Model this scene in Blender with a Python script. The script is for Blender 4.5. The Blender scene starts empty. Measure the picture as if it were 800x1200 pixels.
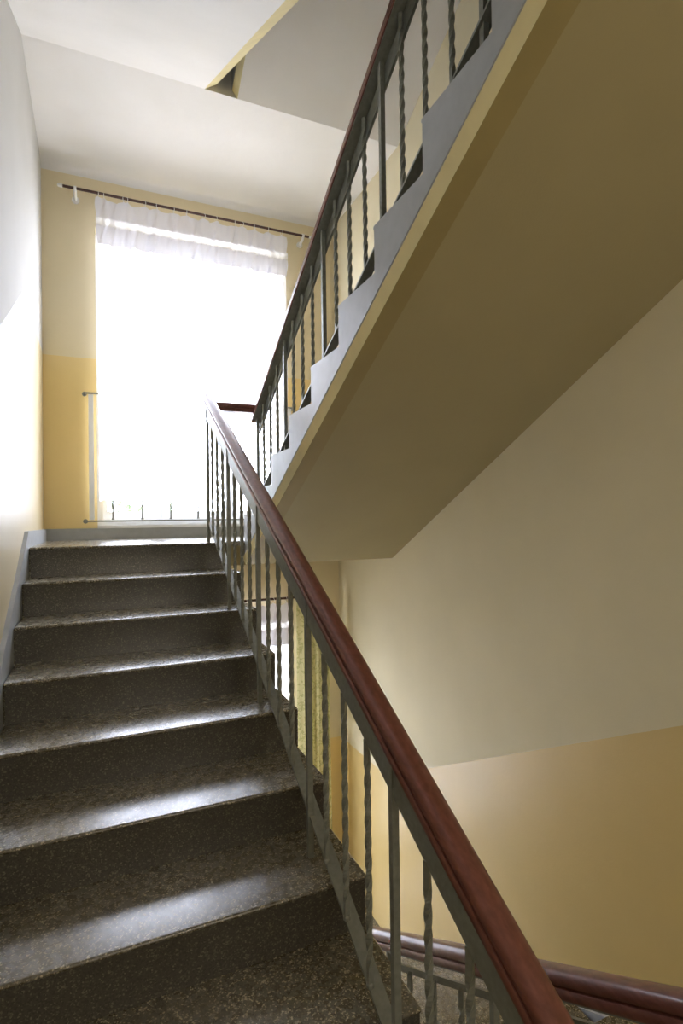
import bpy, bmesh, math, random
from mathutils import Vector, Matrix
random.seed(7)
scn = bpy.context.scene
COL = scn.collection

# ------------------------------------------------------------------ camera
F_PX, CX, CY = 646.3, 400.0, 602.46
YAW, PITCH, ROLL = 0.4181, 0.0103, -0.0138
cam_d = bpy.data.cameras.new('camera')
cam = bpy.data.objects.new('camera', cam_d); COL.objects.link(cam)
cam_d.sensor_fit = 'VERTICAL'; cam_d.sensor_height = 24.0
cam_d.lens = 24.0 * F_PX / 1200.0
cam_d.shift_y = (CY - 600.0) / 1200.0
cam_d.clip_start = 0.02
fw = Vector((math.sin(YAW)*math.cos(PITCH), math.cos(YAW)*math.cos(PITCH), math.sin(PITCH)))
rt = Vector((math.cos(YAW), -math.sin(YAW), 0)); up = rt.cross(fw)
c_, s_ = math.cos(ROLL), math.sin(ROLL)
rt2 = rt*c_ + up*s_; up2 = up*c_ - rt*s_
M4 = Matrix((( rt2.x, up2.x, -fw.x, 0.3414), (rt2.y, up2.y, -fw.y, -3.4738), (rt2.z, up2.z, -fw.z, 0.1297), (0, 0, 0, 1)))
cam.matrix_world = M4
scn.camera = cam

# ------------------------------------------------------------------ world, light, exposure
world = bpy.data.worlds.new('overcast_sky'); scn.world = world; world.use_nodes = True
bg = world.node_tree.nodes['Background']
bg.inputs[0].default_value = (0.86, 0.915, 1.09, 1); bg.inputs[1].default_value = 9.0
scn.view_settings.view_transform = 'Standard'; scn.view_settings.look = 'None'
scn.view_settings.gamma = 1.0; scn.view_settings.use_curve_mapping = False
scn.view_settings.exposure = 1.35

# ------------------------------------------------------------------ dimensions (metres, landing floor = 0)
R_, T_ = 0.165, 0.3168
S_ = R_/T_
XL, XR = -0.02, 2.39            # side walls
YF, YK = 1.22, -5.2             # window wall, rear wall
W_A = 1.113                     # free end of the steps of the near flight
XB = 1.24                       # free end of the steps of the returning flight
HC = 2.87                       # soffit of the landing above
Z_FL = -1.65                    # floor the camera stands on
LOW = -3.135                    # landing below
WX0, WX1 = 0.35, 1.875          # window opening
WZ0, WZ1 = 0.10, 2.45

# ------------------------------------------------------------------ materials
def mat(name, col, rough=0.5, metal=0.0, coat=0.0, spec=0.5):
    m = bpy.data.materials.new(name); m.use_nodes = True
    b = m.node_tree.nodes['Principled BSDF']
    b.inputs['Base Color'].default_value = (*col, 1); b.inputs['Roughness'].default_value = rough
    b.inputs['Metallic'].default_value = metal; b.inputs['Specular IOR Level'].default_value = spec
    b.inputs['Coat Weight'].default_value = coat; b.inputs['Coat Roughness'].default_value = 0.12
    return m
def N(m, t, **kw):
    n = m.node_tree.nodes.new(t)
    for k, v in kw.items(): setattr(n, k, v)
    return n
def LK(m, a, b): m.node_tree.links.new(a, b)
def bsdf(m): return m.node_tree.nodes['Principled BSDF']
def noise(m, scale, detail=4, src=None):
    n = N(m, 'ShaderNodeTexNoise'); n.inputs['Scale'].default_value = scale; n.inputs['Detail'].default_value = detail
    if src is None:
        tc = N(m, 'ShaderNodeNewGeometry'); src = tc.outputs['Position']
    LK(m, src, n.inputs['Vector']); return n
def bump(m, hsock, strength, dist=0.002):
    b = N(m, 'ShaderNodeBump'); b.inputs['Strength'].default_value = strength; b.inputs['Distance'].default_value = dist
    LK(m, hsock, b.inputs['Height']); LK(m, b.outputs['Normal'], bsdf(m).inputs['Normal'])
def ramp(m, sock, stops):
    r = N(m, 'ShaderNodeValToRGB'); e = r.color_ramp.elements
    while len(e) < len(stops): e.new(0.5)
    for i, (p, c) in enumerate(stops): e[i].position = p; e[i].color = (*c, 1)
    LK(m, sock, r.inputs['Fac']); return r
def math_n(m, op, a, b):
    n = N(m, 'ShaderNodeMath', operation=op)
    for i, v in enumerate((a, b)):
        if isinstance(v, (int, float)): n.inputs[i].default_value = v
        else: LK(m, v, n.inputs[i])
    return n.outputs[0]
CREAM = (0.74, 0.68, 0.50); YELLOW = (0.70, 0.50, 0.17)
def mixc(m, fac, a, b):
    x = N(m, 'ShaderNodeMix', data_type='RGBA')
    LK(m, fac, x.inputs['Factor'])
    for i, v in ((6, a), (7, b)):
        if isinstance(v, tuple): x.inputs[i].default_value = (*v, 1)
        else: LK(m, v, x.inputs[i])
    return x.outputs[2]
def wall_mat(name, line, cream=CREAM, yellow=YELLOW, gloss=0.32):
    """painted plaster: glossy yellow below the painted dado line, matt cream above"""
    m = mat(name, cream, 0.6)
    g = N(m, 'ShaderNodeNewGeometry'); sx = N(m, 'ShaderNodeSeparateXYZ'); LK(m, g.outputs['Position'], sx.inputs[0])
    Y, Z = sx.outputs[1], sx.outputs[2]
    w = noise(m, 9, 2, g.outputs['Position'])
    Zw = math_n(m, 'ADD', Z, math_n(m, 'MULTIPLY', math_n(m, 'SUBTRACT', w.outputs[0], 0.5), 0.006))
    fac = line(m, Y, Zw)
    mott = noise(m, 2.3, 5, g.outputs['Position'])
    mm = ramp(m, mott.outputs[0], [(0.3, (0.94, 0.94, 0.93)), (0.7, (1, 1, 1))])
    base = mixc(m, fac, cream, yellow)
    mul = N(m, 'ShaderNodeMix', data_type='RGBA', blend_type='MULTIPLY'); mul.inputs[0].default_value = 1
    LK(m, base, mul.inputs[6]); LK(m, mm.outputs[0], mul.inputs[7]); LK(m, mul.outputs[2], bsdf(m).inputs['Base Color'])
    ro = N(m, 'ShaderNodeMapRange'); LK(m, fac, ro.inputs[0]); ro.inputs[3].default_value = 0.75; ro.inputs[4].default_value = gloss
    LK(m, ro.outputs[0], bsdf(m).inputs['Roughness'])
    fine = noise(m, 160, 3, g.outputs['Position']); big = noise(m, 14, 3, g.outputs['Position'])
    bump(m, math_n(m, 'ADD', fine.outputs[0], math_n(m, 'MULTIPLY', big.outputs[0], 2.5)), 0.25, 0.002)
    return m
def line_left(m, Y, Z):
    sl = math_n(m, 'ADD', 1.42, math_n(m, 'MULTIPLY', math_n(m, 'MINIMUM', math_n(m, 'SUBTRACT', Y, 0.02), 0.0), 0.565))
    sl = math_n(m, 'MAXIMUM', sl, -0.23)
    a = math_n(m, 'LESS_THAN', Z, sl); b = math_n(m, 'GREATER_THAN', Z, -3.3)
    return math_n(m, 'MULTIPLY', a, b)
def line_right(m, Y, Z):
    sl = math_n(m, 'ADD', -1.87, math_n(m, 'MULTIPLY', math_n(m, 'MAXIMUM', math_n(m, 'SUBTRACT', 0.35, Y), 0.0), 0.495))
    low = math_n(m, 'LESS_THAN', Z, math_n(m, 'MINIMUM', sl, -0.42))
    su = math_n(m, 'ADD', 1.40, math_n(m, 'MULTIPLY', math_n(m, 'MAXIMUM', math_n(m, 'SUBTRACT', 0.30, Y), 0.0), 0.52))
    so = math_n(m, 'ADD', 0.02, math_n(m, 'MULTIPLY', math_n(m, 'MAXIMUM', math_n(m, 'SUBTRACT', 0.12, Y), 0.0), 0.52))
    upp = math_n(m, 'MULTIPLY', math_n(m, 'LESS_THAN', Z, su), math_n(m, 'GREATER_THAN', Z, so))
    return math_n(m, 'MAXIMUM', low, upp)
def line_far(m, Y, Z):
    a = math_n(m, 'MULTIPLY', math_n(m, 'LESS_THAN', Z, 1.41), math_n(m, 'GREATER_THAN', Z, -0.1))
    return math_n(m, 'MAXIMUM', a, math_n(m, 'LESS_THAN', Z, -1.87))
def painted(name, col, rough, sc=30, var=0.8):
    m = mat(name, col, rough)
    n = noise(m, sc, 5); r = ramp(m, n.outputs[0], [(0.3, tuple(c*var for c in col)), (0.7, col)])
    LK(m, r.outputs[0], bsdf(m).inputs['Base Color']); bump(m, n.outputs[0], 0.15, 0.001)
    return m
M = {}
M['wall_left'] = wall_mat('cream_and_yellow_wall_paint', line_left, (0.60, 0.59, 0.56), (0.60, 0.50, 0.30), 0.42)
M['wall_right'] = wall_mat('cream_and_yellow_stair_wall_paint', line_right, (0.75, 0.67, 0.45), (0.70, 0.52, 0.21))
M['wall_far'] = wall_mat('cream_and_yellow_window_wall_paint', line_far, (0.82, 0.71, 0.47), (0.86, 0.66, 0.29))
M['cream'] = wall_mat('cream_plaster', lambda m, Y, Z: math_n(m, 'LESS_THAN', Z, -99.0))
M['white_plaster'] = wall_mat('white_plaster', lambda m, Y, Z: math_n(m, 'LESS_THAN', Z, -99.0), (0.86, 0.84, 0.80))
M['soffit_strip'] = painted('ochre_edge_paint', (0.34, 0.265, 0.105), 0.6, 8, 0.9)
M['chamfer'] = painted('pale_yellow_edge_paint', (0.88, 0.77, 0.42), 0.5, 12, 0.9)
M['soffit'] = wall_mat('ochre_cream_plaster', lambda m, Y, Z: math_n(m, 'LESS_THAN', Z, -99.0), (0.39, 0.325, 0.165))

def terrazzo(name, dark, mid, light, rough):
    m = mat(name, mid, rough)
    g = N(m, 'ShaderNodeNewGeometry')
    v = N(m, 'ShaderNodeTexVoronoi'); v.inputs['Scale'].default_value = 250; LK(m, g.outputs['Position'], v.inputs['Vector'])
    sp = N(m, 'ShaderNodeSeparateColor'); LK(m, v.outputs['Color'], sp.inputs[0])
    r = ramp(m, sp.outputs[0], [(0.0, dark), (0.5, mid), (0.80, mid), (0.90, light), (1.0, tuple(min(1, c*1.7) for c in light))])
    n = noise(m, 6, 5, g.outputs['Position']); wear = ramp(m, n.outputs[0], [(0.3, (0.84, 0.82, 0.79)), (0.7, (1, 1, 1))])
    mul = N(m, 'ShaderNodeMix', data_type='RGBA', blend_type='MULTIPLY'); mul.inputs[0].default_value = 1
    LK(m, r.outputs[0], mul.inputs[6]); LK(m, wear.outputs[0], mul.inputs[7]); LK(m, mul.outputs[2], bsdf(m).inputs['Base Color'])
    n2 = noise(m, 38, 4, g.outputs['Position'])
    ro = N(m, 'ShaderNodeMapRange'); LK(m, n2.outputs[0], ro.inputs[0]); ro.inputs[3].default_value = rough-0.05; ro.inputs[4].default_value = rough+0.12
    LK(m, ro.outputs[0], bsdf(m).inputs['Roughness'])
    bsdf(m).inputs['Specular IOR Level'].default_value = 0.8; bsdf(m).inputs['Coat Weight'].default_value = 0.35; bsdf(m).inputs['Coat Roughness'].default_value = 0.2
    bump(m, v.outputs['Distance'], 0.06, 0.001)
    return m
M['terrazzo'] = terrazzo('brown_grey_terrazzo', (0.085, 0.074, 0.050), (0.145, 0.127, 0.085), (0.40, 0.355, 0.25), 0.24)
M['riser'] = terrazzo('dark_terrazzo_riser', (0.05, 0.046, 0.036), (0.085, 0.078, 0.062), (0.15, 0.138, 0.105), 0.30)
M['grey_paint'] = painted('grey_oil_paint', (0.40, 0.42, 0.44), 0.35, 20, 0.88)
M['steel'] = painted('green_grey_steel_paint', (0.25, 0.26, 0.225), 0.38, 60, 0.75)
M['white_wood'] = painted('white_window_paint', (0.85, 0.86, 0.86), 0.4, 20, 0.95)
M['porcelain'] = mat('white_plastic', (0.85, 0.84, 0.80), 0.35)
M['rod'] = painted('dark_brown_rod', (0.07, 0.028, 0.02), 0.4)
def wood_mat():
    m = mat('red_brown_varnished_wood', (0.13, 0.028, 0.016), 0.34, coat=0.2)
    g = N(m, 'ShaderNodeNewGeometry'); mp = N(m, 'ShaderNodeMapping'); mp.inputs['Scale'].default_value = (1, 0.12, 1)
    LK(m, g.outputs['Position'], mp.inputs['Vector'])
    n = noise(m, 90, 5, mp.outputs[0])
    r = ramp(m, n.outputs[0], [(0.3, (0.125, 0.040, 0.027)), (0.55, (0.175, 0.058, 0.040)), (0.75, (0.215, 0.078, 0.055))])
    LK(m, r.outputs[0], bsdf(m).inputs['Base Color']); bump(m, n.outputs[0], 0.08, 0.001)
    return m
M['wood'] = wood_mat()
def sheer(name, col, transp, pattern=False, refl=0.45):
    m = bpy.data.materials.new(name); m.use_nodes = True; nt = m.node_tree; nt.nodes.clear()
    out = N(m, 'ShaderNodeOutputMaterial'); tr = N(m, 'ShaderNodeBsdfTransparent')
    tl = N(m, 'ShaderNodeBsdfTranslucent'); df = N(m, 'ShaderNodeBsdfDiffuse')
    for n in (tl, df): n.inputs[0].default_value = (*col, 1)
    a = N(m, 'ShaderNodeMixShader'); a.inputs[0].default_value = refl; LK(m, tl.outputs[0], a.inputs[1]); LK(m, df.outputs[0], a.inputs[2])
    b = N(m, 'ShaderNodeMixShader'); LK(m, a.outputs[0], b.inputs[1]); LK(m, tr.outputs[0], b.inputs[2])
    g = N(m, 'ShaderNodeNewGeometry'); mp = N(m, 'ShaderNodeMapping'); mp.inputs['Scale'].default_value = (60, 60, 25)
    LK(m, g.outputs['Position'], mp.inputs['Vector']); n = noise(m, 1.0, 3, mp.outputs[0])
    r = N(m, 'ShaderNodeMapRange'); LK(m, n.outputs[0], r.inputs[0]); r.inputs[3].default_value = max(0, transp-0.18*(transp > 0.05)); r.inputs[4].default_value = min(1, transp+0.18*(transp > 0.05)+0.02)
    LK(m, r.outputs[0], b.inputs[0]); LK(m, b.outputs[0], out.inputs[0])
    if pattern:
        v = noise(m, 22, 3); rr = ramp(m, v.outputs[0], [(0.50, col), (0.56, (0.42, 0.42, 0.18)), (0.62, col)])
        LK(m, rr.outputs[0], tl.inputs[0]); LK(m, rr.outputs[0], df.inputs[0])
    return m
M['sheer'] = sheer('white_sheer_net', (0.88, 0.89, 0.92), 0.50)
M['dense_net'] = sheer('dense_white_net', (0.86, 0.87, 0.90), 0.20, False, 0.6)
M['header'] = sheer('white_gathered_net', (0.88, 0.87, 0.92), 0.0, False, 0.87)
M['lace'] = sheer('white_lace', (0.95, 0.95, 0.95), 0.10, False, 0.35)
M['leaf_cloth'] = sheer('yellow_green_patterned_cloth', (0.66, 0.62, 0.34), 0.03, True, 0.7)
def glass():
    m = bpy.data.materials.new('window_glass'); m.use_nodes = True; m.node_tree.nodes.clear()
    out = N(m, 'ShaderNodeOutputMaterial'); tr = N(m, 'ShaderNodeBsdfTransparent'); gl = N(m, 'ShaderNodeBsdfGlossy'); gl.inputs['Roughness'].default_value = 0.02
    tr.inputs[0].default_value = (0.94, 0.96, 0.95, 1)
    x = N(m, 'ShaderNodeMixShader'); x.inputs[0].default_value = 0.06
    LK(m, tr.outputs[0], x.inputs[1]); LK(m, gl.outputs[0], x.inputs[2]); LK(m, x.outputs[0], out.inputs[0]); return m
M['glass'] = glass()
M['leaf'] = painted('green_leaves', (0.14, 0.19, 0.09), 0.6, 3, 0.5)
M['bark'] = painted('brown_bark', (0.16, 0.11, 0.07), 0.9, 12, 0.6)
M['pale_ground'] = painted('pale_bounce_ground', (0.46, 0.43, 0.39), 0.9, 4, 0.85)
M['wire'] = mat('dark_wire', (0.05, 0.05, 0.05), 0.5)

# ------------------------------------------------------------------ mesh helpers
class MB:
    def __init__(s): s.v = []; s.f = []; s.mi = []
    def quad(s, ids, mi=0): s.f.append(tuple(ids)); s.mi.append(mi)
    def box(s, x0, x1, y0, y1, z0, z1, mi=0):
        o = len(s.v)
        s.v += [(x, y, z) for z in (z0, z1) for (x, y) in ((x0, y0), (x1, y0), (x1, y1), (x0, y1))]
        for q in ((3, 2, 1, 0), (4, 5, 6, 7), (0, 1, 5, 4), (1, 2, 6, 5), (2, 3, 7, 6), (3, 0, 4, 7)): s.quad([o+i for i in q], mi)
    def loft(s, rings, mi=0, cap=True, closed=True):
        o = len(s.v); n = len(rings[0])
        for r in rings: s.v += [tuple(p) for p in r]
        for k in range(len(rings)-1):
            for i in range(n if closed else n-1):
                j = (i+1) % n
                s.quad((o+k*n+i, o+k*n+j, o+(k+1)*n+j, o+(k+1)*n+i), mi[i] if isinstance(mi, (list, tuple)) else mi)
        if cap and closed:
            c = mi[0] if isinstance(mi, (list, tuple)) else mi
            s.quad([o+i for i in range(n)][::-1], c); s.quad([o+(len(rings)-1)*n+i for i in range(n)], c)
    def tube(s, pts, rad, n=8, mi=0):
        pts = [Vector(p) for p in pts]; rings = []
        for k, p in enumerate(pts):
            d = (pts[min(k+1, len(pts)-1)] - pts[max(k-1, 0)]).normalized()
            a = d.cross(Vector((0, 0, 1)) if abs(d.z) < 0.9 else Vector((0, 1, 0))).normalized(); b = d.cross(a)
            rr = rad[k] if isinstance(rad, (list, tuple)) else rad
            rings.append([p + (a*math.cos(q)+b*math.sin(q))*rr for q in (2*math.pi*i/n for i in range(n))])
        s.loft(rings, mi)
    def mesh(s, name, mats, smooth=False):
        me = bpy.data.meshes.new(name); me.from_pydata([tuple(p) for p in s.v], [], s.f)
        for m in (mats if isinstance(mats, (list, tuple)) else [mats]): me.materials.append(m)
        for p, i in zip(me.polygons, s.mi): p.material_index = i
        bm = bmesh.new(); bm.from_mesh(me); bmesh.ops.recalc_face_normals(bm, faces=bm.faces); bm.to_mesh(me); bm.free()
        if smooth:
            me.polygons.foreach_set('use_smooth', [True]*len(me.polygons))
            if smooth != 'all': me.set_sharp_from_angle(angle=math.radians(40))
        me.update(); return me
    def build(s, name, mats, parent=None, loc=(0, 0, 0), smooth=False):
        return link(name, s.mesh(name, mats, smooth), parent, loc)
def link(name, me, parent=None, loc=(0, 0, 0)):
    o = bpy.data.objects.new(name, me); COL.objects.link(o); o.location = loc
    if parent is not None:
        o.parent = parent; o.location = Vector(loc) - Vector(parent.location)
    return o
def thing(name, label, cat, loc=(0, 0, 0), group=None):
    o = bpy.data.objects.new(name, None); COL.objects.link(o); o.location = loc; o.empty_display_size = 0.1
    o['label'] = label; o['category'] = cat
    if group: o['group'] = group
    return o
def tag(o, label, cat, group=None):
    o['label'] = label; o['category'] = cat
    if group: o['group'] = group
    return o
def struct(o, label, cat='wall'):
    o['kind'] = 'structure'; o['label'] = label; o['category'] = cat; return o
def copy_tree(o, dz, parent=None):
    c = o.copy(); COL.objects.link(c)
    if parent is not None: c.parent = parent
    else: c.location = Vector(o.location) + Vector((0, 0, dz))
    for ch in list(o.children): copy_tree(ch, dz, c)
    return c

HT, HM, HB = -(R_+0.010), -0.250, -0.297
Y_CR = 0.20; Z_CR = 0.235-Y_CR*S_+HB      # where the sloping soffit meets the landing soffit
# ------------------------------------------------------------------ shell
b = MB(); b.box(XL-0.3, XL, YK-0.3, YF+0.33, -3.45, 4.7)
struct(b.build('wall_left', M['wall_left']), 'cream wall with glossy yellow dado beside the lower flight')
b = MB(); b.box(XR, XR+0.3, YK-0.3, YF+0.33, -3.45, 4.7)
struct(b.build('wall_right', M['wall_right']), 'cream wall with yellow dado below the sloping ceiling')
b = MB(); y0, y1 = YF, YF+0.33
for x0, x1, z0, z1 in ((XL, WX0, -3.45, 4.7), (WX1, XR, -3.45, 4.7), (WX0, WX1, WZ1, 4.7), (WX0, WX1, WZ1+LOW, WZ0), (WX0, WX1, -3.45, WZ0+LOW)):
    b.box(x0, x1, y0, y1, z0, z1)
struct(b.build('wall_far', M['wall_far']), 'cream and yellow wall around the tall window')
b = MB()
RX0, RX1, RZ0, RZ1 = 0.35, 1.95, -0.75, 1.25
for x0, x1, z0, z1 in ((XL, RX0, -3.45, 4.7), (RX1, XR, -3.45, 4.7), (RX0, RX1, RZ1, 4.7), (RX0, RX1, -3.45, RZ0)): b.box(x0, x1, YK-0.3, YK, z0, z1)
struct(b.build('wall_rear', M['cream']), 'plain cream wall at the rear of the stairwell')
b = MB(); b.box(XL-0.3, XR+0.3, YK-0.3, YF+0.33, 4.7, 4.95)
struct(b.build('ceiling', M['white_plaster']), 'white plaster ceiling over the stairwell', 'ceiling')
# landings: terrazzo top, plaster below
b = MB(); b.box(XL, XB-0.06, 0.25, YF, -0.03, 0.0, 0); b.box(XB-0.06, XR, 0.12, YF, -0.03, 0.0, 0)
b.box(W_A, XB-0.06, 0.08, 0.25, -0.03, 0.0, 0)
b.box(XL, XR, Y_CR, YF, Z_CR, -0.03, 1)
struct(b.build('floor', [M['terrazzo'], M['soffit']]), 'dark terrazzo landing in front of the tall window', 'floor')
b = MB(); b.box(XL, XR, YK, YF, LOW-0.3, LOW)
struct(b.build('floor', M['terrazzo']), 'dark terrazzo landing of the storey below', 'floor')
b = MB(); b.box(XL, XR, 0.03, YF, HC, HC+0.2)
struct(b.build('ceiling', M['white_plaster']), 'white flat underside of the landing above the window', 'ceiling')
YA_E, YB_E = -9*T_, 0.134-8*T_
YU_E, ZU = 0.134-10*T_, 11*R_
b = MB(); b.box(XL, XB-0.1, YK, YA_E-T_+0.02, Z_FL-0.2, Z_FL); b.box(XB-0.1, XR, YK, YB_E-0.01, Z_FL-0.2, Z_FL)
struct(b.build('floor', M['terrazzo']), 'dark terrazzo floor at the foot of the flight', 'floor')
b = MB(); b.box(XL, XR, YK, YU_E-0.01, ZU-0.2, ZU)
struct(b.build('floor', [M['white_plaster']]), 'floor slab of the storey above', 'floor')

# skirtings
def sk(name, pts, face, depth, axis, label):
    """polygon pts (a,z) extruded along axis"""
    b = MB()
    if axis == 'x': r0 = [(face, a, z) for a, z in pts]; r1 = [(face+depth, a, z) for a, z in pts]
    else: r0 = [(a, face, z) for a, z in pts]; r1 = [(a, face+depth, z) for a, z in pts]
    b.loft([r0, r1]); return struct(b.build(name, M['grey_paint']), label, 'skirting')
K = 9*T_+0.1
top = [(-K, -K*S_+0.085)]
for i in range(1, 40): y = -K+K*i/40; top.append((y, y*S_+0.085+random.uniform(-0.006, 0.006)))
sk('baseboard_left', [(-K, -K*S_-0.2)] + top + [(0.0, 0.09), (YF-0.02, 0.09), (YF-0.02, 0.0), (0.05, -0.002), (0.02, -0.2)], XL, 0.02, 'x', 'grey painted skirting climbing the wall beside the steps')
sk('baseboard_far', [(XL, 0.0), (XR, 0.0), (XR, 0.09), (XL, 0.09)], YF-0.02, 0.02, 'y', 'grey painted skirting below the tall window')
KB = 8*T_
yb = 0.134
sk('baseboard_right', [(yb+0.05, LOW), (yb+0.05, LOW+0.09), (yb-KB, LOW+R_+KB*S_-0.06), (yb-KB, LOW+KB*S_-0.2)], XR-0.02, 0.02, 'x', 'grey painted skirting climbing the right wall below')
sk('baseboard_right', [(yb+0.05, 0), (yb+0.05, 0.25), (yb-KB, R_+KB*S_+0.085), (yb-KB, KB*S_)], XR-0.02, 0.02, 'x', 'grey painted skirting climbing the right wall above')

# ------------------------------------------------------------------ stair flights
def step_mesh(name, x0, x1, direction, end_mat=None):
    """tread+riser block with a rounded nosing; direction +1 rises towards +y. origin = nosing line at top"""
    rec = 0.006; rn = 0.007
    pr = []
    for i in range(7):
        a = math.pi/2 + math.pi*i/6*0.93
        pr.append((rn + rn*math.cos(a), -rn + rn*math.sin(a)))
    pr += [(rec, -0.015), (rec+0.004, -R_), (T_+rec+0.012, -0.030), (T_+rec+0.012, -0.0005)]
    b = MB(); n = len(pr)
    xs = [x0, x0+0.006, x1-0.006, x1] ; ins = [0.006, 0, 0, 0.006]
    rings = []
    for x, q in zip(xs, ins):
        rings.append([(x, direction*max(p[0]+q*(p[0] < 0.03), 0 if q == 0 else q), p[1]-(q if p[1] > -0.01 else 0)) for p in pr])
    b.loft(rings)
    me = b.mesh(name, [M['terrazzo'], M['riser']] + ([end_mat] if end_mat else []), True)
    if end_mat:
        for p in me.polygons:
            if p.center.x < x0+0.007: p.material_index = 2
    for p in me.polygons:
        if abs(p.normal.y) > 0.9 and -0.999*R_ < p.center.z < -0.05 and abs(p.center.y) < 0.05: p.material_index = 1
    return me
def flight(name, label, x0, x1, y_first, z_first, count, direction, slab, low_ext, group='stair flights', steps_from=0, end_mat=None):
    """y_first,z_first: nosing of the first (lowest) step"""
    root = thing(name, label, 'stairs', (0.5*(x0+x1), y_first, z_first-R_), group)
    me = step_mesh('step', x0+(0.012 if end_mat else 0), x1, direction)
    for k in range(steps_from, count):
        link('step', me, root, (0, y_first+direction*k*T_, z_first+k*R_))
    if end_mat:
        pr = []
        for k in range(count):
            yk, zk = y_first+direction*k*T_, z_first+k*R_
            pr += [(yk+direction*0.006, zk-R_), (yk+direction*0.006, zk-0.015), (yk, zk-0.008), (yk+direction*0.002, zk-0.002), (yk+direction*0.007, zk)]
        yl, zl = y_first+direction*((count-1)*T_+T_-0.02), z_first+(count-1)*R_
        pr += [(yl, zl), (yl, zl+(T_-0.02)*S_+HM+0.003)]
        pr.append((y_first+direction*0.006, z_first+HM+0.003))
        b = MB(); b.loft([[(x0-0.004, y, z) for y, z in pr], [(x0+0.012, y, z) for y, z in pr]])
        b.build('string', end_mat, root)
    # waist slab: section (x, offset from nosing line) swept along the slope
    sec, mi, ya, yb_ = slab
    off = lambda y: z_first + direction*(y-y_first)*S_
    b = MB(); b.loft([[(x, ya, off(ya)+h) for x, h in sec], [(x, yb_, off(yb_)+h) for x, h in sec]], mi)
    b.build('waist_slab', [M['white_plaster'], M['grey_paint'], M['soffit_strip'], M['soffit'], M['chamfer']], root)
    return root
secA = [(0, HT), (1.03, HT), (1.03, HM), (1.0, HB), (0, HB)]; miA = [0, 1, 4, 0, 0]
GP = 0.022
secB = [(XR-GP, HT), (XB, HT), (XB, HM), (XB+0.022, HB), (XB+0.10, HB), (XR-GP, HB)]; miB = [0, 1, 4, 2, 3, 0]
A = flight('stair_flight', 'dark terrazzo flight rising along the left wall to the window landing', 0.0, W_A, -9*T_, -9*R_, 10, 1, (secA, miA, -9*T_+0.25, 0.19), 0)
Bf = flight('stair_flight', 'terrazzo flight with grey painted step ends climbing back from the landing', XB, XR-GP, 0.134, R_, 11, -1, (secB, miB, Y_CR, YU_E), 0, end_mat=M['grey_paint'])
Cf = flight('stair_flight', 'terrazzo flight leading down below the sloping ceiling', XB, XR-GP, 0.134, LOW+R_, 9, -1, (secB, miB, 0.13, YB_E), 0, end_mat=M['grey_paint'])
# the flights of the storey above: only their undersides show
def upper(name, label, sec, mi, direction, x):
    root = thing(name, label, 'stairs', (x, 0.03, HC), 'stair flights')
    b = MB(); f = lambda y: HC + direction*(y-0.03)*S_
    y_e = YU_E
    b.loft([[(px, 0.03, HC+h) for px, h in sec], [(px, y_e, f(y_e)+h) for px, h in sec]], mi)
    b.build('waist_slab', [M['white_plaster'], M['grey_paint'], M['soffit_strip'], M['soffit'], M['chamfer']], root)
    return root
upper('stair_flight', 'white plastered underside of the flight rising above the left wall', [(XL+GP, 0.2), (1.065, 0.2), (1.065, 0.05), (0.99, 0), (XL+GP, 0)], [0, 1, 4, 0, 0], 1, 0.5)
upper('stair_flight', 'plastered underside of the topmost returning flight', [(XR-GP, 0.2), (1.165, 0.2), (1.165, 0.045), (1.20, 0), (XR-GP, 0)], [0, 1, 4, 0, 0], -1, 1.8)

def seam(name, label, x0, x1, pts, m):
    b = MB(); b.loft([[(x0, y, z) for y, z in pts], [(x1, y, z) for y, z in pts]]); struct(b.build(name, m), label, 'plaster seam')
zb_ = lambda y, h: 0.235-y*S_+h
seam('trim_2', 'plaster seam of the sloping ceiling along the right wall', XR-GP, XR, [(Y_CR, zb_(Y_CR, HT)), (Y_CR, zb_(Y_CR, HB)), (YU_E, zb_(YU_E, HB)), (YU_E, zb_(YU_E, HT))], M['soffit'])
zu = lambda y, d, h: HC+d*(y-0.03)*S_+h
for nm, d, xa, xb in (('trim_3', 1, XL, XL+GP), ('trim_4', -1, XR-GP, XR)):
    seam(nm, 'plaster seam of the upper sloping soffit beside the wall', xa, xb, [(0.03, HC+0.2), (0.03, HC), (YU_E, zu(YU_E, d, 0)), (YU_E, zu(YU_E, d, 0.2))], M['white_plaster'])

# ------------------------------------------------------------------ balustrades
_half = [(0.031, 0.0), (0.0335, 0.005), (0.0335, 0.017), (0.0305, 0.0225), (0.0245, 0.0245), (0.0245, 0.027), (0.0290, 0.029), (0.0305, 0.036), (0.0290, 0.045), (0.0235, 0.053), (0.015, 0.0575), (0.005, 0.0595)]
WPROF = [(-x, z) for x, z in _half] + [(x, z) for x, z in _half[::-1]]
def twisted_mesh(length, half, name='baluster'):
    b = MB(); n = int(length/0.011); rings = []
    for k in range(n+1):
        u = k/n; z = length*u
        w = min(max((u-0.08)/0.84, 0), 1); a = w*length*0.84/0.105*2*math.pi/2 + math.pi/4
        rings.append([(half*1.414*math.cos(a+i*math.pi/2), half*1.414*math.sin(a+i*math.pi/2), z) for i in range(4)])
    b.loft(rings)
    # small weld collar at the foot
    o = [[(0.011*math.cos(i*math.pi/4)*q, 0.011*math.sin(i*math.pi/4)*q, z) for i in range(8)] for z, q in ((0, 1), (0.008, 1), (0.014, 0.6))]
    b.loft(o)
    return b.mesh(name, M['steel'])
def square_mesh(z0, z1, half, name='post'):
    b = MB(); b.box(-half, half, -half, half, z0, z1); return b.mesh(name, M['steel'])
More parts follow.
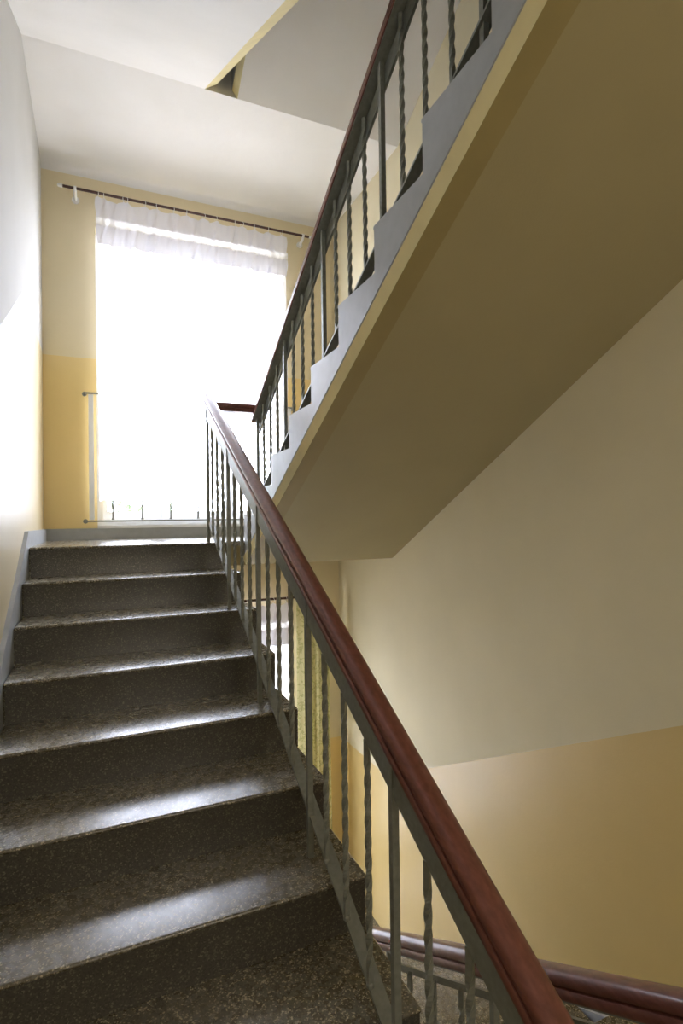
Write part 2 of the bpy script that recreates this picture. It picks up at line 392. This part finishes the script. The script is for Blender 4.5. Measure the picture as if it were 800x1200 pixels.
def balustrade(label, xc, slope, y0, y1, rail0, band_h, gap, bot0, side, posts, dy, stub_z, bslope, rail_ext=(0, 0), group='stair balustrades', shadow_strip=True):
    """rail0 / bot0: z of wood underside and of the bottom rail at y = 0; side: -1 balusters on -x side of the band"""
    root = thing('balustrade', label, 'balustrade', (xc, posts[0], rail0+slope*posts[0]-0.75), group)
    zr = lambda y: rail0 + slope*y
    zb = lambda y: bot0 + bslope*y
    # wood
    b = MB(); b.loft([[(xc+x, y, zr(y)+z) for x, z in WPROF] for y in (y0+rail_ext[0], y1+rail_ext[1])])
    b.build('handrail', M['wood'], root, smooth=True)
    # steel under the wood, the band below it, the bottom rail
    b = MB(); b.loft([[(xc+x, y, zr(y)+z) for x, z in ((-0.027, 0), (-0.027, -0.006), (0.027, -0.006), (0.027, 0))] for y in (y0, y1)])
    b.build('rail_plate', M['steel'], root)
    bx = xc + 0.016*(1 if side < 0 else -1)
    b = MB(); b.loft([[(bx+x, y, zr(y)-0.006-gap+z) for x, z in ((-0.005, 0), (0.005, 0), (0.005, -band_h), (-0.005, -band_h))] for y in (y0, y1)])
    b.build('top_rail', M['steel'], root)
    b = MB(); b.loft([[(xc+x, y, zb(y)+z) for x, z in ((-0.020, 0), (0.020, 0), (0.020, -0.010), (-0.020, -0.010))] for y in (y0, y1)])
    b.build('bottom_rail', M['steel'], root)
    ztop = lambda y: zr(y)-0.006-gap-(0.010 if side < 0 else band_h-0.004)
    L = 0.65; tw = twisted_mesh(L, 0.0068); px = xc+side*0.002 if side < 0 else bx
    for i, yp in enumerate(posts):
        me = square_mesh(stub_z(yp), zr(yp)-0.004, 0.0092)
        link('post', me, root, (px, yp, 0))
        for q in range(1, 4):
            y = yp - dy*q/4
            if min(y0, y1)+0.01 < y < max(y0, y1)-0.01:
                o = link('baluster', tw, root, (px, y, zb(y))); o.scale[2] = (ztop(y)-zb(y))/L
    return root
def tread_z(flight_dir, y_first, z_first, y):
    k = math.floor(flight_dir*(y-y_first)/T_)
    return z_first + k*R_
SA = 0.555
postsA = [0.03, -0.545, -1.125, -1.735, -2.31, -2.89]
balA = balustrade('near balustrade with red brown handrail on twisted bars beside the lower flight', 1.0, SA, 0.075, -3.0, 0.84, 0.075, 0.004, 0.115, 1, postsA, 0.58,
    lambda y: (0.0 if y > 0 else tread_z(1, -9*T_, -9*R_, y)), SA, (0.02, 0))
SB = 0.575
postsB = [0.03-0.58*i for i in range(5)]
balB = balustrade('balustrade with twisted bars along the flight climbing back above the sloping ceiling', 1.31, -SB, 0.045, -2.7, 0.82, 0.075, 0.008, 0.272, -1, postsB, 0.58,
    lambda y: tread_z(-1, 0.134, R_, y) if y < 0.134 else 0.0, -S_, (0.03, 0))
SC = 0.572
postsC = [0.03-0.58*i for i in range(5)]
balC = balustrade('balustrade going down with glossy red handrail in front of the yellow wall', 1.29, -SC, 0.045, -3.0, -2.385, 0.022, 0.052, -2.86, -1, postsC, 0.58,
    lambda y: max(tread_z(-1, 0.134, LOW+R_, y), LOW) if y > YB_E else Z_FL, -0.53, (0.03, 0))
# short level piece of handrail joining both rails over the landing
b = MB(); b.loft([[(x, 0.065+py, 0.835+z) for py, z in WPROF] for x in (1.02, 1.30)])
b.build('linking_handrail', M['wood'], balA, smooth=True)
b = MB(); b.tube([(1.02+0.27*i/10, 0.055, 0.775-0.012*math.sin(math.pi*i/10)-0.01*i/10) for i in range(11)], 0.0022, 5)
b.build('wire', M['wire'], balA, smooth='all')

# ------------------------------------------------------------------ windows
def window(name, dz, label):
    z0, z1 = WZ0+dz, WZ1+dz; y0, y1 = YF+0.13, YF+0.20
    root = bpy.data.objects.new(name, None); COL.objects.link(root); root.location = (0.5*(WX0+WX1), y0, z0)
    struct(root, label, 'window')
    b = MB(); f = 0.04
    b.box(WX0, WX0+f, y0, y1, z0, z1); b.box(WX1-f, WX1, y0, y1, z0, z1); b.box(WX0+f, WX1-f, y0, y1, z0, z0+f); b.box(WX0+f, WX1-f, y0, y1, z1-f, z1)
    b.build('frame', M['white_wood'], root)
    xs = [WX0+f, WX0+f+0.42, WX1-f-0.42, WX1-f]
    for i in (1, 2):
        b = MB(); b.box(xs[i]-0.03, xs[i]+0.03, y0-0.01, y1, z0+f, z1-f); b.build('mullion', M['white_wood'], root)
    for i in range(3):
        a = xs[i]+(0.03 if i else 0); c = xs[i+1]-(0.03 if i < 2 else 0)
        s = 0.035
        b = MB(); b.box(a, a+s, y0-0.02, y0+0.04, z0+f, z1-f); b.box(c-s, c, y0-0.02, y0+0.04, z0+f, z1-f)
        b.box(a+s, c-s, y0-0.02, y0+0.04, z0+f, z0+f+0.08); b.box(a+s, c-s, y0-0.02, y0+0.04, z1-f-s, z1-f)
        sash = b.build('sash', M['white_wood'], root)
        b = MB(); b.box(a+s, c-s, y0+0.005, y0+0.010, z0+f+0.08, z1-f-s); b.build('pane', M['glass'], sash)
        sash_children = None
    b = MB(); b.box(WX0, WX1, YF-0.03, y0, z0-0.012, z0+0.012); b.build('window_sill', M['white_wood'], root)
    return root
window('window_1', 0.0, 'tall white framed window above the landing behind the net curtain')
window('window_2', LOW, 'white framed window of the storey below')

# obscured-glass window added in the unseen rear wall as soft fill light
def frosted():
    m = glass(); m.name = 'obscured_glass'
    for n in m.node_tree.nodes:
        if n.type == 'BSDF_TRANSPARENT': n.inputs[0].default_value = (0.42, 0.385, 0.32, 1)
    return m
M['obscured'] = frosted()
w3 = bpy.data.objects.new('fill_window', None); COL.objects.link(w3); w3.location = (1.15, YK-0.15, RZ0)
struct(w3, 'wide obscured glass window added in the unseen rear wall for fill light', 'window')
b = MB(); f = 0.06; ya, yb2 = YK-0.18, YK-0.12
b.box(RX0, RX0+f, ya, yb2, RZ0, RZ1); b.box(RX1-f, RX1, ya, yb2, RZ0, RZ1); b.box(RX0+f, RX1-f, ya, yb2, RZ0, RZ0+f); b.box(RX0+f, RX1-f, ya, yb2, RZ1-f, RZ1)
b.box(1.12, 1.18, ya, yb2, RZ0+f, RZ1-f); b.build('frame', M['white_wood'], w3)
for xa, xb in ((RX0+f, 1.12), (1.18, RX1-f)):
    b = MB(); b.box(xa, xb, YK-0.155, YK-0.150, RZ0+f, RZ1-f); b.build('pane', M['obscured'], w3)
ld = bpy.data.lights.new('window_portal', 'AREA'); ld.shape = 'RECTANGLE'; ld.size = RX1-RX0; ld.size_y = RZ1-RZ0; ld.cycles.is_portal = True
lo = bpy.data.objects.new('window_portal', ld); COL.objects.link(lo); lo.location = (0.5*(RX0+RX1), YK-0.31, 0.5*(RZ0+RZ1)); lo.rotation_euler = (math.pi/2, 0, 0)
# cove between the window wall and the landing soffit
b = MB(); rc = 0.05; pr = [(YF, HC)] + [(YF-rc+rc*math.sin(a), HC-rc+rc*math.cos(a)) for a in (math.pi/2*i/8 for i in range(9))]
b.loft([[(x, y, z) for y, z in pr] for x in (XL, XR)])
struct(b.build('trim_1', M['white_plaster'], smooth=True), 'rounded plaster cove above the curtain rod', 'cove')

# daylight guides for the two openings (portals steer the sky light, they emit nothing)
for i, dz in enumerate((0.0, LOW)):
    ld = bpy.data.lights.new('window_portal', 'AREA'); ld.shape = 'RECTANGLE'; ld.size = WX1-WX0; ld.size_y = WZ1-WZ0
    ld.cycles.is_portal = True
    lo = bpy.data.objects.new('window_portal', ld); COL.objects.link(lo)
    lo.location = (0.5*(WX0+WX1), YF+0.34, 0.5*(WZ0+WZ1)+dz); lo.rotation_euler = (-math.pi/2, 0, 0)

# guard rail in front of the window
YG = YF-0.05
g = thing('window_guard', 'steel guard rail with twisted bars before the tall window', 'guard rail', (1.1, YG, 0.14))
def guard_bar(z, name):
    b = MB(); b.box(0.26, 1.96, YG-0.004, YG+0.004, z-0.006, z+0.006); b.build(name, M['steel'], g)
guard_bar(1.13, 'top_bar'); guard_bar(0.145, 'bottom_bar')
for x in (0.265, 1.955):
    for z in (1.13, 0.145):
        b = MB(); b.tube([(x, YG, z), (x, YF+0.002, z)], 0.008, 8); b.tube([(x, YF-0.006, z), (x, YF+0.002, z)], 0.018, 12); b.build('wall_anchor', M['steel'], g)
for x in (0.31, 1.91):
    b = MB(); b.box(x-0.018, x+0.018, YG-0.006, YG+0.006, 0.155, 1.12); b.build('end_bar', M['white_wood'], g)
tw = twisted_mesh(0.965, 0.006, 'twisted_bar')
for i in range(7): link('twisted_bar', tw, g, (0.46+0.2165*i, YG, 0.155))

# ------------------------------------------------------------------ curtain rods and curtains
YC = YF-0.10
def rod(label, z):
    x0, x1 = 0.13, 2.10
    r = thing('curtain_rod', label, 'curtain rod', (1.1, YC, z), 'curtain rods')
    b = MB(); b.tube([(x0, YC, z), (x1, YC, z)], 0.010, 12); b.build('rod', M['rod'], r, smooth=True)
    for x, d in ((x0, -1), (x1, 1)):
        b = MB(); b.tube([(x, YC, z), (x+d*0.012, YC, z), (x+d*0.03, YC, z), (x+d*0.036, YC, z)], [0.013, 0.014, 0.012, 0.004], 12); b.build('finial', M['porcelain'], r, smooth=True)
    for x in (x0+0.085, x1-0.055):
        b = MB(); b.tube([(x, YC, z-0.012), (x, YC+0.012, z-0.03), (x, YF-0.012, z-0.04)], 0.012, 8)
        b.tube([(x, YF-0.014, z-0.04), (x, YF, z-0.04)], [0.026, 0.028], 14)
        b.tube([(x-0.009, YC, z), (x+0.009, YC, z)], 0.017, 12); b.build('bracket', M['porcelain'], r, smooth=True)
    return r
ZR = 2.665
rod1 = rod('dark brown curtain rod with white ends above the tall window', ZR)
rod2 = rod('dark brown curtain rod above the window of the storey below', -0.545)
def folds(x, ph=0.0, amp=0.016):
    return amp*(0.6*math.sin(x*62+ph) + 0.35*math.sin(x*101+1.3+ph) + 0.3*math.sin(x*27+0.4))
def cloth(x0, x1, z0, z1, yoff, amp_top, amp_bot, nx, nz, wob=0.0, ph=0.0, sag=None):
    b = MB()
    for k in range(nz+1):
        u = k/nz
        for i in range(nx+1):
            x = x0+(x1-x0)*i/nx
            a = amp_top+(amp_bot-amp_top)*u
            zt = z1 + (sag(x) if sag else 0)
            zz = zt+(z0-zt)*u + wob*math.sin(x*48+ph)*u + wob*0.6*math.sin(x*113)*u
            b.v.append((x+0.006*math.sin(x*80+5*u), YC+yoff+folds(x, ph+0.8*u, a), zz))
    for k in range(nz):
        for i in range(nx):
            o = k*(nx+1)+i; b.quad((o, o+1, o+nx+2, o+nx+1))
    return b
def net_curtain(label, zr, hem, cloth_mat='sheer'):
    c = thing('net_curtain', label, 'curtain', (1.1, YC, zr-0.02), 'net curtains')
    x0, x1 = 0.355, 1.885
    rings_x = [x0+0.02, x0+0.06, x0+0.20, x0+0.225, x0+0.36, x0+0.45, x0+0.58, x0+0.68, x0+0.82, x0+0.92, x0+1.08, x0+1.14, x0+1.25, x0+1.37, x0+1.49]
    sag = lambda x: -0.022*min(1, min(abs(x-q) for q in rings_x)/0.05)
    cloth(x0+0.005, x1-0.005, hem, zr-0.15, 0.004, 0.010, 0.020, 230, 14, 0.004).build('net_panel', M[cloth_mat], c, smooth='all')
    cloth(x0, x1, zr-0.212, zr-0.035, -0.012, 0.010, 0.013, 230, 8, 0.004, 0.5, sag).build('gathered_header', M['header'], c, smooth='all')
    cloth(x0+0.004, x1, zr-0.40, zr-0.252, -0.022, 0.011, 0.018, 230, 8, 0.003, 1.9).build('ruffle', M['header'], c, smooth='all')
    b = MB(); nl = 160
    for i in range(nl+1):
        x = x0+(x1-x0)*i/nl; y = YC-0.028+folds(x, 1.0, 0.012); z = zr-0.232+0.003*math.sin(i*1.7)
        h = 0.030+0.007*math.sin(i*2.3)
        b.v += [(x, y, z+h), (x, y-0.008, z), (x, y, z-h)]
    for i in range(nl):
        for q in (0, 1): o = i*3+q; b.quad((o, o+3, o+4, o+1))
    b.build('lace_frill', M['lace'], c, smooth='all')
    me = None
    for x in rings_x:
        if me is None:
            b = MB(); n = 20
            b.tube([(0, 0.019*math.sin(2*math.pi*i/n), -0.011+0.021*math.cos(2*math.pi*i/n)) for i in range(n+1)], 0.0022, 6); me = b.mesh('ring', M['porcelain'], 'all')
        o = link('ring', me, c, (x, YC, zr)); o.rotation_euler[2] = random.uniform(-0.6, 0.6)
    return c
net_curtain('long white net curtain with gathered ruffle over the tall window', ZR, 0.30)
net_curtain('white net curtain seen below through the railing bars', -0.545, LOW+0.30, 'dense_net')
# patterned drape beside the lower window
c = thing('patterned_drape', 'yellow green leaf patterned drape hanging beside the lower window', 'curtain', (2.1, YC-0.03, -0.6))
b = cloth(1.93, 2.235, LOW+0.05, -0.58, -0.045, 0.016, 0.030, 70, 12, 0.003, 0.3); b.build('drape', M['leaf_cloth'], c, smooth='all')

# ------------------------------------------------------------------ outdoors
b = MB(); b.box(-40, 40, YF+0.4, 70, -6.4, -6.2)  # added ground, coloured pale so daylight bounces up to the landing ceiling
struct(b.build('ground', M['pale_ground']), 'ground added outside the window, pale to bounce light indoors', 'ground')
def tree(x, y, zc, rad, label, seed):
    rnd = random.Random(seed)
    t = thing('tree', label, 'tree', (x, y, -6.2), 'trees outside the window')
    b = MB(); b.tube([(x, y, -6.2), (x+0.1, y, -3), (x-0.1, y, zc)], [0.2, 0.16, 0.06], 8); b.build('trunk', M['bark'], t, smooth=True)
    b = MB()
    for i in range(3500):
        d = Vector((rnd.gauss(0, 1), rnd.gauss(0, 1), rnd.gauss(0, 1))).normalized()*rad*rnd.random()**0.45
        clump = math.sin(d.x*3+seed)*math.sin(d.y*3.3)*math.sin(d.z*3.7+1)
        if clump < -0.1: continue
        p = Vector((x, y, zc))+Vector((d.x, d.y, d.z*1.3))
        a = Vector((rnd.uniform(-1, 1), rnd.uniform(-1, 1), rnd.uniform(-1, 1))).normalized()*0.13
        q = a.cross(Vector((rnd.uniform(-1, 1), rnd.uniform(-1, 1), 0.3))).normalized()*0.07
        o = len(b.v); b.v += [p-a, p+q, p+a, p-q]; b.quad((o, o+1, o+2, o+3))
    f = b.build('foliage', M['leaf'], t); f['kind'] = 'stuff'
tree(0.2, 11.0, -0.4, 2.2, 'leafy tree with a low rounded crown outside the window', 3)
tree(-4.6, 17.0, 1.5, 2.4, 'taller leafy tree with a high crown farther from the window', 5)
